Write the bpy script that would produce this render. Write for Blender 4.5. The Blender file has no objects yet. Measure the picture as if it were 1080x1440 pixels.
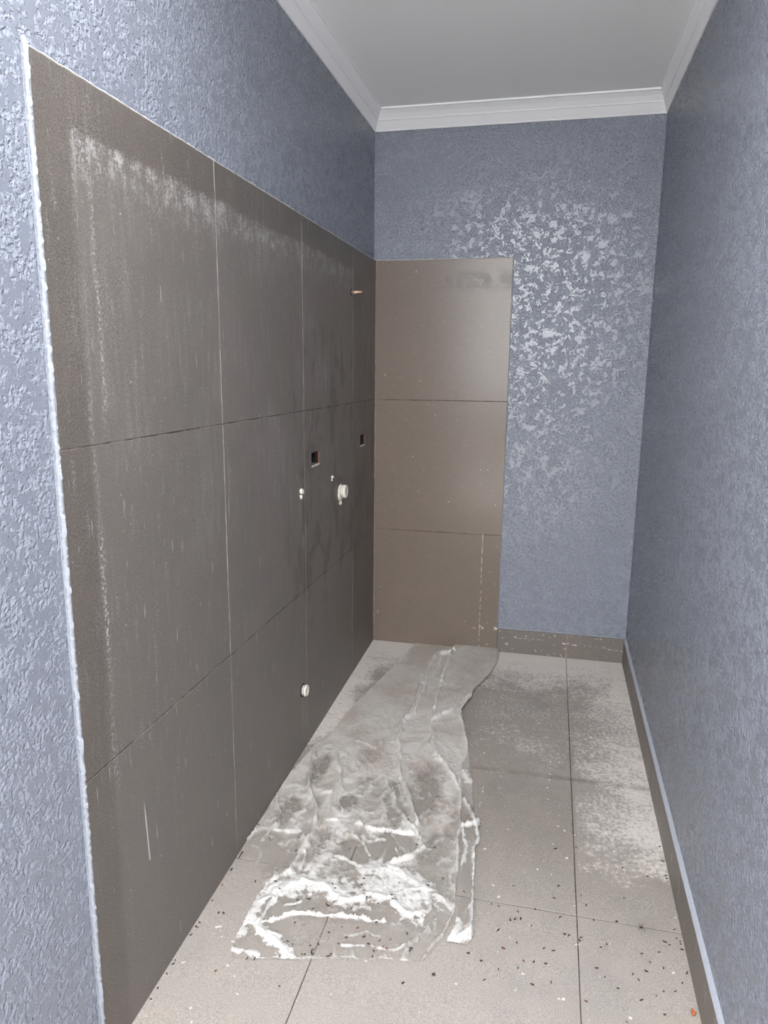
import bpy, bmesh, math, random
import numpy as np
from mathutils import Vector, Matrix, noise as mn

scene = bpy.context.scene
COL = scene.collection
random.seed(7)

# ------------------------------------------------------------ camera
cam_d = bpy.data.cameras.new('camera')
cam = bpy.data.objects.new('camera', cam_d)
COL.objects.link(cam)
yaw, pitch, roll = -0.2239, -0.1971, 0.0098
f = Vector((math.sin(yaw)*math.cos(pitch), math.cos(yaw)*math.cos(pitch), math.sin(pitch)))
r0 = Vector((math.cos(yaw), -math.sin(yaw), 0)); u0 = r0.cross(f)
r = r0*math.cos(roll) + u0*math.sin(roll); u = -r0*math.sin(roll) + u0*math.cos(roll)
m = Matrix((r, u, -f)).transposed().to_4x4()
m.translation = Vector((0.7821, -3.226, 1.3341))
cam.matrix_world = m
cam_d.sensor_fit = 'HORIZONTAL'; cam_d.sensor_width = 36.0
cam_d.lens = 1010.64/1080*36.0
cam_d.clip_start = 0.02; cam_d.clip_end = 300
scene.camera = cam

# ------------------------------------------------------------ overcast sky
SKY = 7.0
w = bpy.data.worlds.new('overcast_sky'); scene.world = w; w.use_nodes = True
bg = w.node_tree.nodes['Background']
bg.inputs['Color'].default_value = (0.965, 0.98, 1.0, 1); bg.inputs['Strength'].default_value = SKY

# ------------------------------------------------------------ colour management
vs = scene.view_settings
vs.view_transform = 'Standard'; vs.look = 'None'; vs.gamma = 1.0; vs.use_curve_mapping = False
vs.exposure = 0.55

# ------------------------------------------------------------ room numbers (metres)
W = 1.1595          # face of right skirting
WP = 1.168          # painted right wall
PL = -0.011         # painted left wall
PB = 0.010          # painted back wall
ZC = 2.386          # ceiling
ZCB = 2.3235        # lower edge of the cornice
C1 = 0.3794; T = 0.603
CY = [0.0, -C1, -C1-T, -C1-2*T, -2.1965]     # left wall tile columns
RZ = [0.5929, 0.5929+T, 0.5929+2*T]          # tile rows
TW = 0.5964
L2, L1 = 0.3117, 0.9138
FA = 0.3883
YF = -3.9           # walls run out to here behind the camera
EAVE = -1.95         # ceiling ends here, open sky beyond
def zf(y): return 0.0345*(1+max(y, -4.2)/1.6)
SHEET_LEFT = [(0.209,-0.002,0),(0.189,-0.148,0.051),(0.17,-0.264,0.082),(0.129,-0.449,0.135),(0.084,-0.661,0.204),(0.061,-0.877,0.286),(0.028,-0.996,0.335),(0.004,-1.17,0.417),(0.003,-1.236,0.45),(0.003,-1.324,0.501),(0.004,-1.454,0.583),(0.003,-1.539,0.641),(0.019,-1.571,0.667),(0.064,-1.607,0.703),(0.11,-1.663,0.756),(0.116,-1.704,0.792),(0.116,-1.776,0.856),(0.119,-1.837,0.916),(0.119,-1.885,0.965),(0.134,-1.915,1)]
SHEET_RIGHT = [(0.608,-0.002,0),(0.612,-0.126,0.041),(0.589,-0.275,0.084),(0.536,-0.446,0.136),(0.535,-0.516,0.161),(0.507,-0.637,0.205),(0.53,-0.743,0.25),(0.56,-0.869,0.309),(0.564,-0.925,0.336),(0.557,-1.008,0.377),(0.588,-1.302,0.555),(0.6,-1.433,0.65),(0.61,-1.585,0.775),(0.617,-1.665,0.85),(0.607,-1.711,0.893),(0.585,-1.784,0.964),(0.565,-1.822,1)]
STRIP_LEFT = [(0.525,-0.828,0),(0.539,-0.922,0.07),(0.562,-1.091,0.209),(0.586,-1.302,0.411),(0.604,-1.432,0.557),(0.624,-1.581,0.749),(0.626,-1.667,0.871),(0.61,-1.744,0.983),(0.611,-1.755,1)]
STRIP_RIGHT = [(0.55,-0.822,0),(0.567,-0.905,0.062),(0.601,-1.082,0.207),(0.625,-1.265,0.379),(0.649,-1.28,0.4),(0.639,-1.323,0.441),(0.652,-1.372,0.497),(0.642,-1.414,0.541),(0.654,-1.574,0.741),(0.67,-1.721,0.959),(0.658,-1.75,1)]
# polyline, half width m, height m, dust and crease-whiteness gain (paints light off wrinkles)
RIDGES = [
  ([(0.206,0.027),(0.196,-0.151),(0.155,-0.306),(0.132,-0.459)],0.006,0.01,0.15),
  ([(0.405,-0.07),(0.336,-0.102),(0.312,-0.255),(0.315,-0.44),(0.32,-0.56),(0.318,-0.715),(0.303,-0.819),(0.328,-0.961),(0.359,-1.087),(0.408,-1.224),(0.439,-1.298),(0.46,-1.344)],0.008,0.014,0.35),
  ([(0.357,-0.157),(0.342,-0.33),(0.335,-0.46),(0.329,-0.581),(0.334,-0.69)],0.006,0.008,0.2),
  ([(0.393,-0.073),(0.39,-0.345),(0.393,-0.471),(0.398,-0.609),(0.409,-0.774),(0.439,-0.899),(0.479,-1.002)],0.007,0.016,0.3),
  ([(0.537,-0.496),(0.492,-0.564),(0.473,-0.657),(0.413,-0.733)],0.007,0.012,0.2),
  ([(0.525,-0.534),(0.51,-0.669),(0.545,-0.8),(0.57,-0.938)],0.007,0.012,0.2),
  ([(0.479,-1.002),(0.528,-1.063),(0.562,-1.13),(0.579,-1.197),(0.609,-1.244),(0.629,-1.285)],0.006,0.012,0.35),
  ([(0.575,-1.198),(0.585,-1.314),(0.596,-1.43)],0.004,0.01,0.3),
  ([(0.117,-1.029),(0.167,-1.133),(0.203,-1.259),(0.231,-1.347)],0.004,0.012,0.35),
  ([(0.043,-1.038),(0.063,-1.126),(0.084,-1.214),(0.11,-1.281),(0.148,-1.34),(0.179,-1.423),(0.179,-1.517)],0.006,0.015,0.3),
  ([(0.151,-1.257),(0.175,-1.251),(0.194,-1.356),(0.198,-1.406)],0.005,0.008,0.15),
  ([(0.005,-1.291),(0.06,-1.413),(0.069,-1.436),(0.047,-1.525)],0.005,0.012,0.35),
  ([(0.325,-1.157),(0.374,-1.26),(0.418,-1.354),(0.448,-1.384)],0.005,0.01,0.3),
  ([(0.166,-0.928),(0.243,-0.964),(0.258,-0.906)],0.008,0.004,0.05),
  ([(0.297,-0.859),(0.337,-1.027),(0.367,-1.147),(0.408,-1.265)],0.01,0.01,0.25),
  ([(-0.001,-1.549),(-0.015,-1.364),(-0.01,-1.235)],0.008,0.012,0.3),
  ([(0.098,-1.248),(0.159,-1.364),(0.18,-1.464),(0.168,-1.527),(0.172,-1.584),(0.172,-1.627),(0.126,-1.67),(0.123,-1.701)],0.005,0.012,0.45),
  ([(0.121,-1.85),(0.119,-1.797),(0.117,-1.742),(0.158,-1.722)],0.016,0.012,0.95),
  ([(0.092,-1.718),(0.128,-1.695),(0.163,-1.666)],0.012,0.01,0.6),
  ([(0.162,-1.731),(0.152,-1.798),(0.146,-1.809)],0.005,0.01,0.5),
  ([(0.146,-1.809),(0.179,-1.836),(0.22,-1.852),(0.261,-1.879)],0.012,0.009,0.85),
  ([(0.185,-1.835),(0.227,-1.835)],0.006,0.007,0.6),
  ([(0.146,-1.809),(0.207,-1.781),(0.267,-1.749),(0.338,-1.746),(0.398,-1.733),(0.451,-1.733)],0.0035,0.009,0.9),
  ([(0.115,-1.885),(0.147,-1.894),(0.182,-1.895)],0.006,0.007,0.8),
  ([(0.133,-1.923),(0.217,-1.897),(0.339,-1.862),(0.465,-1.837),(0.564,-1.824)],0.002,0.003,0.45),
  ([(0.165,-1.691),(0.211,-1.65),(0.271,-1.646),(0.296,-1.68),(0.343,-1.688),(0.393,-1.657),(0.458,-1.652),(0.501,-1.689),(0.529,-1.692)],0.017,0.012,0.8),
  ([(0.257,-1.649),(0.295,-1.65),(0.353,-1.671)],0.03,0.008,0.7),
  ([(0.407,-1.624),(0.462,-1.606),(0.519,-1.637)],0.045,0.007,0.75),
  ([(0.162,-1.702),(0.202,-1.667),(0.254,-1.64)],0.022,0.007,0.55),
  ([(0.306,-1.687),(0.362,-1.703),(0.405,-1.702)],0.01,0.006,0.6),
  ([(0.357,-1.573),(0.427,-1.545),(0.509,-1.579),(0.535,-1.604)],0.018,0.01,0.6),
  ([(0.405,-1.583),(0.449,-1.644),(0.486,-1.615),(0.528,-1.605)],0.016,0.008,0.6),
  ([(0.291,-1.386),(0.329,-1.403),(0.395,-1.4),(0.452,-1.399)],0.008,0.01,0.7),
  ([(0.321,-1.437),(0.344,-1.462),(0.387,-1.439)],0.006,0.006,0.4),
  ([(0.426,-1.354),(0.473,-1.382),(0.501,-1.448),(0.477,-1.489),(0.422,-1.524)],0.008,0.01,0.45),
  ([(0.545,-1.621),(0.564,-1.693),(0.56,-1.747),(0.521,-1.789),(0.514,-1.823)],0.006,0.01,0.22),
  ([(0.616,-1.671),(0.598,-1.738),(0.564,-1.824)],0.004,0.011,0.3),
  ([(0.559,-1.618),(0.583,-1.632),(0.609,-1.645)],0.012,0.01,0.5),
  ([(0.345,-1.174),(0.383,-1.269),(0.426,-1.354),(0.46,-1.398)],0.004,0.009,0.5),
  ([(0.4,-1.177),(0.432,-1.272),(0.466,-1.345)],0.003,0.007,0.5),
  ([(0.288,-1.438),(0.329,-1.465),(0.365,-1.515)],0.003,0.007,0.5),
  ([(0.269,-1.538),(0.338,-1.561),(0.378,-1.568)],0.004,0.007,0.5),
  ([(0.415,-1.457),(0.461,-1.526)],0.002,0.004,0.4),
  ([(0.237,-1.346),(0.249,-1.472),(0.235,-1.534),(0.234,-1.602)],0.02,0.01,0.45),
  ([(0.156,-1.469),(0.194,-1.578),(0.197,-1.61)],0.004,0.009,0.5),
  ([(0.375,-1.824),(0.419,-1.812)],0.005,0.003,0.6),
  ([(0.371,-1.787),(0.421,-1.769),(0.452,-1.781)],0.004,0.002,0.35),
  ([(0.441,-1.808),(0.486,-1.814),(0.514,-1.791)],0.003,0.004,0.4),
  ([(0.07,-1.465),(0.117,-1.453)],0.01,0.01,0.6),
  ([(0.204,-1.735),(0.229,-1.723)],0.005,0.003,0.6),
  ([(0.2,-1.395),(0.24,-1.385)],0.007,0.008,0.6),
  ([(0.561,-1.092),(0.576,-1.238),(0.591,-1.391),(0.609,-1.586),(0.616,-1.662),(0.613,-1.699)],0.0035,0.012,0.35),
]
STRIP_RIDGES = [
  ([(0.65,-1.282),(0.619,-1.322),(0.588,-1.335)],0.008,0.014,0.8),
  ([(0.624,-1.294),(0.649,-1.377),(0.644,-1.438),(0.651,-1.576),(0.661,-1.67),(0.661,-1.731)],0.007,0.014,0.6),
  ([(0.598,-1.352),(0.621,-1.408),(0.617,-1.478),(0.607,-1.514)],0.005,0.01,0.7),
  ([(0.624,-1.678),(0.633,-1.694),(0.613,-1.747)],0.008,0.012,0.7),
  ([(0.614,-1.751),(0.644,-1.727),(0.66,-1.697)],0.012,0.016,0.8),
  ([(0.584,-1.193),(0.623,-1.281)],0.005,0.012,0.6),
  ([(0.536,-1.061),(0.568,-1.037),(0.592,-1.093)],0.01,0.012,0.6),
]
# centre, rx, ry, clearness, brown dirt
PATCHES = [
  ((0.073,-1.371),0.032,0.068,0.8,0.5),
  ((0.236,-1.297),0.024,0.048,0.8,0.5),
  ((0.316,-1.510),0.045,0.055,0.8,0.35),
  ((0.415,-1.457),0.055,0.056,0.8,0.2),
  ((0.364,-1.603),0.044,0.030,0.6,0.5),
  ((0.526,-1.454),0.027,0.077,0.5,0.6),
  ((0.568,-1.308),0.018,0.145,0.2,0.5),
  ((0.186,-1.725),0.049,0.033,0.9,0),
  ((0.050,-1.543),0.062,0.057,0.8,0),
  ((0.225,-1.502),0.035,0.057,0.5,0.1),
  ((0.124,-1.584),0.053,0.043,0.6,0),
  ((0.475,-1.247),0.043,0.093,0.4,0.35),
  ((0.288,-1.810),0.080,0.049,0.9,0.15),
  ((0.413,-1.790),0.092,0.036,0.9,0.25),
  ((0.405,-1.702),0.083,0.027,0.5,0.3),
  ((0.537,-1.735),0.027,0.042,0.7,0.1),
  ((0.633,-1.581),0.018,0.103,0.95,0),
  ((0.608,-1.362),0.018,0.071,0.7,0),
  ((0.394,-1.322),0.025,0.113,0.7,0.1),
  ((0.046,-1.470),0.024,0.037,0,0.4),
  ((0.153,-1.876),0.032,0.032,0.9,0.1),
  ((0.092,-1.143),0.031,0.090,0.5,0.9),
  ((0.233,-1.019),0.041,0.046,0.1,0.7),
  ((0.263,-1.172),0.026,0.022,0.1,0.8),
  ((0.452,-1.185),0.050,0.107,0.5,0.35),
  ((0.362,-1.207),0.021,0.081,0.6,0.2),
  ((0.255,-0.934),0.023,0.031,0,0.6),
  ((0.175,-0.888),0.038,0.045,0,0.25),
  ((0.313,-1.218),0.067,0.081,0.35,0.15),
  ((0.140,-1.329),0.010,0.052,0.3,0.5),
  ((0.470,-1.092),0.052,0.073,0.3,0.2),
]
DEBRIS = [
(0.704,-1.605,0),(0.722,-1.608,0),(0.770,-1.615,0),(0.753,-1.648,0),(0.764,-1.643,0),(0.778,-1.637,0),(0.805,-1.653,0),(0.812,-1.598,0),(0.726,-1.687,0),(0.772,-1.715,0),(0.742,-1.739,0),(0.695,-1.787,0),(0.663,-1.773,0),(0.813,-1.762,0),(0.735,-1.801,0),(0.840,-1.761,0),(0.835,-1.717,0),(0.857,-1.719,0),(0.883,-1.663,0),(0.893,-1.664,0),(0.811,-1.825,0),(0.966,-1.683,0),(0.980,-1.671,0),(0.922,-1.664,0),(0.918,-1.674,0),(0.954,-1.601,0),(1.009,-1.593,0),(1.116,-1.632,0),(1.145,-1.614,0),(1.125,-1.639,0),(1.144,-1.587,0),(1.098,-1.667,0),(0.970,-1.767,0),(1.043,-1.758,0),(1.032,-1.745,0),(1.062,-1.730,0),(1.093,-1.777,0),(1.137,-1.744,0),(1.118,-1.771,0),(1.076,-1.792,0),(1.087,-1.837,0),(0.926,-1.842,0),(0.927,-1.522,0),(0.938,-1.555,0),(0.870,-1.501,0),(0.859,-1.548,0),(0.631,-1.586,0),(0.754,-1.528,0),(1.041,-1.390,0),(1.103,-1.410,0),(1.160,-1.396,0),(1.166,-1.406,0),(1.162,-1.276,0),(1.165,-1.337,0),(1.162,-1.630,0),(1.162,-1.647,0),(1.160,-1.622,0),(1.162,-1.714,0),(1.102,-1.712,0),(1.007,-1.873,0),(1.043,-1.811,0),(0.863,-1.353,0),(0.920,-1.334,0),(0.913,-1.270,0),(0.790,-1.765,0),(0.852,-1.810,0),(0.706,-1.837,0),(0.873,-1.610,0),(1.034,-1.507,0),(0.778,-1.788,0),(1.058,-1.681,0),(1.074,-1.702,0),(0.996,-1.792,0),(0.953,-1.747,0),
(0.042,-1.791,1),(0.000,-1.644,1),(-0.006,-1.586,1),(-0.001,-1.581,1),(0.005,-1.591,1),(-0.052,-1.454,1),(0.067,-1.513,1),(0.074,-1.519,1),(0.147,-1.675,1),(0.168,-1.698,1),(0.225,-1.721,1),(0.246,-1.706,1),(0.252,-1.702,1),(0.250,-1.707,1),(0.298,-1.713,1),(0.305,-1.718,1),(0.306,-1.663,1),(0.369,-1.607,1),(0.393,-1.672,1),(0.425,-1.683,1),(0.454,-1.654,1),(0.459,-1.666,1),(0.479,-1.783,1),(0.477,-1.816,1),(0.468,-1.814,1),(0.455,-1.793,1),(0.431,-1.806,1),(0.416,-1.789,1),(0.357,-1.773,1),(0.363,-1.824,1),(0.331,-1.796,1),(0.350,-1.862,1),(0.354,-1.855,1),(0.308,-1.860,1),(0.313,-1.864,1),(0.300,-1.845,1),(0.309,-1.854,1),(0.288,-1.870,1),(0.295,-1.869,1),(0.266,-1.957,1),(0.241,-1.888,1),(0.258,-1.851,1),(0.186,-1.905,1),(0.169,-1.909,1),(0.241,-1.787,1),(0.295,-1.650,1),(0.504,-1.488,1),(0.480,-1.442,1),(0.482,-1.429,1),(0.538,-1.598,1),(0.382,-1.416,1),(0.532,-1.811,1),(0.533,-1.803,1),(0.531,-1.887,1),(0.299,-1.498,1),(0.315,-1.533,1),(0.161,-1.552,1),(0.157,-1.547,1),(0.147,-1.490,1),(0.449,-1.839,1),(0.448,-1.823,1),(0.364,-1.712,1),(0.394,-1.768,1),(0.435,-1.741,1),(0.514,-1.757,1),(0.531,-1.441,1),(0.571,-1.554,1),(0.437,-1.345,1),(0.273,-1.252,1),(0.270,-1.734,1),(0.245,-1.846,1),(0.318,-1.837,1),(0.376,-1.803,1),
(-0.002,-1.577,2),(-0.001,-1.571,2),(0.001,-1.593,2),(0.008,-1.640,2),(0.009,-1.701,2),(0.007,-1.845,2),(0.014,-1.846,2),(0.003,-1.871,2),(0.006,-1.946,2),(0.009,-1.957,2),(0.005,-1.984,2),(0.006,-2.023,2),(0.004,-2.051,2),(-0.006,-1.532,2),(0.054,-1.790,2),(0.112,-1.952,2),(-0.002,-1.757,2),(0.088,-1.668,2),(0.010,-1.831,2),]
# orange [ 1.158 -1.819 -0.005]
# round_ [ 0.594 -1.851 -0.005]
# green [ 0.725 -1.688 -0.002]
# insect [ 1.068 -1.601 -0.   ]
# red [ 0.742 -1.739 -0.003]

# ------------------------------------------------------------ helpers
def srgb(r, g, b):
    c = []
    for v in (r, g, b):
        v /= 255.0
        c.append(v/12.92 if v <= 0.04045 else ((v+0.055)/1.055)**2.4)
    return (*c, 1.0)

def link(name, me, mat=None, parent=None, smooth=False):
    o = bpy.data.objects.new(name, me); COL.objects.link(o)
    if mat and not me.materials: me.materials.append(mat)
    if parent: o.parent = parent
    if smooth:
        for p in me.polygons: p.use_smooth = True
    return o

def from_bm(name, bm, mat=None, parent=None, smooth=False):
    bmesh.ops.recalc_face_normals(bm, faces=bm.faces)
    me = bpy.data.meshes.new(name); bm.to_mesh(me); bm.free()
    return link(name, me, mat, parent, smooth)

def box(bm, x0, x1, y0, y1, z0, z1, zfun=None):
    vs_ = []
    for z in (z0, z1):
        for x, y in ((x0, y0), (x1, y0), (x1, y1), (x0, y1)):
            vs_.append(bm.verts.new((x, y, z + (zfun(y) if zfun else 0))))
    for q in ((3,2,1,0), (4,5,6,7), (0,1,5,4), (1,2,6,5), (2,3,7,6), (3,0,4,7)):
        bm.faces.new([vs_[i] for i in q])

def plate(bm, A, B, d0, d1, fn, skip=()):
    """solid slab over the grid A x B between depths d0 (back) and d1 (front); cells in skip are holes through it"""
    V = {}
    def v(i, j, k):
        key = (i, j, k)
        if key not in V: V[key] = bm.verts.new(fn(A[i], B[j], (d0, d1)[k]))
        return V[key]
    na, nb = len(A)-1, len(B)-1
    inside = lambda i, j: 0 <= i < na and 0 <= j < nb and (i, j) not in skip
    for i in range(na):
        for j in range(nb):
            if not inside(i, j): continue
            for k in (0, 1):
                bm.faces.new([v(i,j,k), v(i+1,j,k), v(i+1,j+1,k), v(i,j+1,k)])
            for di, dj, e in ((-1,0,((i,j),(i,j+1))), (1,0,((i+1,j),(i+1,j+1))), (0,-1,((i,j),(i+1,j))), (0,1,((i,j+1),(i+1,j+1)))):
                if not inside(i+di, j+dj):
                    (a, b), (c, d) = e
                    bm.faces.new([v(a,b,0), v(c,d,0), v(c,d,1), v(a,b,1)])

def tile_mesh(a0, a1, b0, b1, th, fn, ch=0.0008, jit=0.0):
    """one tile with a small chamfer round its face; th thickness, face at depth 0 + jit"""
    bm = bmesh.new()
    lo = [bm.verts.new(fn(a, b, -th)) for a, b in ((a0,b0),(a1,b0),(a1,b1),(a0,b1))]
    mi = [bm.verts.new(fn(a, b, jit-ch)) for a, b in ((a0,b0),(a1,b0),(a1,b1),(a0,b1))]
    hi = [bm.verts.new(fn(a, b, jit)) for a, b in ((a0+ch,b0+ch),(a1-ch,b0+ch),(a1-ch,b1-ch),(a0+ch,b1-ch))]
    bm.faces.new(lo); bm.faces.new(hi)
    for i in range(4):
        j = (i+1) % 4
        bm.faces.new([lo[i], lo[j], mi[j], mi[i]]); bm.faces.new([mi[i], mi[j], hi[j], hi[i]])
    return bm

def tag(o, label, cat, group=None):
    o['label'] = label; o['category'] = cat
    if group: o['group'] = group
    return o
def structure(o): o['kind'] = 'structure'; return o
def empty(name, loc):
    o = bpy.data.objects.new(name, None); COL.objects.link(o); o.location = loc; o.empty_display_size = 0.05
    return o

# ------------------------------------------------------------ node helper
class G:
    def __init__(s, name):
        s.m = bpy.data.materials.new(name); s.m.use_nodes = True
        s.t = s.m.node_tree; s.N = s.t.nodes; s.L = s.t.links
        s.b = s.N['Principled BSDF']; s.out = s.N['Material Output']
        s.geo = s.N.new('ShaderNodeNewGeometry')
        s.pos = s.geo.outputs['Position']
        sp = s.N.new('ShaderNodeSeparateXYZ'); s.L.new(s.pos, sp.inputs[0])
        s.x, s.y, s.z = sp.outputs
    def put(s, sock, v):
        if isinstance(v, bpy.types.NodeSocket): s.L.new(v, sock)
        else: sock.default_value = v
    def M(s, op, a, b=None, c=None, clamp=False):
        n = s.N.new('ShaderNodeMath'); n.operation = op; n.use_clamp = clamp
        for i, v in enumerate((a, b, c)):
            if v is not None: s.put(n.inputs[i], v)
        return n.outputs[0]
    def add(s, *a):
        r_ = a[0]
        for v in a[1:]: r_ = s.M('ADD', r_, v)
        return r_
    def mul(s, *a):
        r_ = a[0]
        for v in a[1:]: r_ = s.M('MULTIPLY', r_, v)
        return r_
    def sub(s, a, b): return s.M('SUBTRACT', a, b)
    def ss(s, v, a, b, c=0.0, d=1.0):
        n = s.N.new('ShaderNodeMapRange'); n.interpolation_type = 'SMOOTHSTEP'
        if a > b: a, b, c, d = b, a, d, c
        s.put(n.inputs[0], v)
        for i, q in enumerate((a, b, c, d)): n.inputs[i+1].default_value = q
        return n.outputs[0]
    def vec(s, x, y, z):
        n = s.N.new('ShaderNodeCombineXYZ')
        for i, v in enumerate((x, y, z)): s.put(n.inputs[i], v)
        return n.outputs[0]
    def noise(s, scale, detail=3.0, rough=0.5, dist=0.0, vec=None):
        n = s.N.new('ShaderNodeTexNoise')
        s.L.new(vec if vec is not None else s.pos, n.inputs['Vector'])
        n.inputs['Scale'].default_value = scale; n.inputs['Detail'].default_value = detail
        n.inputs['Roughness'].default_value = rough; n.inputs['Distortion'].default_value = dist
        return n.outputs[0]
    def vor(s, scale, vec=None, feature='F1'):
        n = s.N.new('ShaderNodeTexVoronoi'); n.feature = feature
        s.L.new(vec if vec is not None else s.pos, n.inputs['Vector']); n.inputs['Scale'].default_value = scale
        return n.outputs[0]
    def mix(s, fac, a, b):
        n = s.N.new('ShaderNodeMix'); n.data_type = 'RGBA'
        s.put(n.inputs['Factor'], fac); s.put(n.inputs[6], a); s.put(n.inputs[7], b)
        return n.outputs[2]
    def attr(s, name):
        n = s.N.new('ShaderNodeAttribute'); n.attribute_name = name
        return n.outputs['Fac']
    def bump(s, h, dist, strength=1.0):
        n = s.N.new('ShaderNodeBump'); n.inputs['Strength'].default_value = strength
        n.inputs['Distance'].default_value = dist; s.L.new(h, n.inputs['Height'])
        return n.outputs[0]
    def fin(s, col=None, rough=None, normal=None, spec=None):
        if col is not None: s.put(s.b.inputs['Base Color'], col)
        if rough is not None: s.put(s.b.inputs['Roughness'], rough)
        if normal is not None: s.put(s.b.inputs['Normal'], normal)
        if spec is not None: s.put(s.b.inputs['Specular IOR Level'], spec)
        return s.m

# ------------------------------------------------------------ materials
def m_paint():
    g = G('blue_grey_texture_paint')
    n1 = g.add(g.mul(g.noise(44, 5, 0.70, 0.4), 0.75), g.mul(g.noise(120, 2, 0.5), 0.25))
    flat = g.ss(n1, 0.508, 0.526)                       # troweled flat patches
    lumps = g.ss(g.noise(118, 2.0, 0.5, 0.2), 0.34, 0.62)
    rough_h = g.add(g.mul(lumps, 0.8), g.mul(g.noise(300, 2), 0.2))
    inv = g.sub(1.0, flat)
    h = g.add(g.mul(flat, 0.66), g.mul(inv, rough_h))
    big = g.noise(2.2, 2)
    c = g.mix(flat, srgb(145, 150, 162), srgb(132, 136, 147))  # flat patches toned darker to imitate relief contrast in grazing light
    c = g.mix(g.mul(big, 0.25), c, srgb(120, 125, 139))
    rg = g.add(g.mul(flat, -0.50), 0.76)
    return g.fin(c, rg, g.bump(h, 0.0034, 0.95), 0.72)

def m_paint_smooth():
    g = G('blue_grey_paint_edge')
    return g.fin(srgb(146, 150, 158), 0.6, g.bump(g.noise(140, 4), 0.004, 0.9))

def m_white(name, c):
    g = G(name)
    return g.fin(c, 0.6, g.bump(g.noise(60, 3), 0.0004, 0.5))

BASE = (118, 111, 104)
def tile_base(g, bright=1.0):
    fine = g.noise(340, 3, 0.7); mid = g.noise(9, 4, 0.6); sp = g.noise(150, 3, 0.6)
    b = [v*bright for v in BASE]
    c = g.mix(g.ss(fine, 0.36, 0.64), srgb(*[v*0.80 for v in b]), srgb(*[v*1.17 for v in b]))
    c = g.mix(g.ss(mid, 0.35, 0.7, 0, 0.35), c, srgb(b[0]*1.10, b[1]*1.06, b[2]*1.05))
    c = g.mix(g.ss(sp, 0.58, 0.75, 0, 0.25), c, srgb(b[0]*1.3, b[1]*1.3, b[2]*1.3))
    return c, fine

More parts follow.
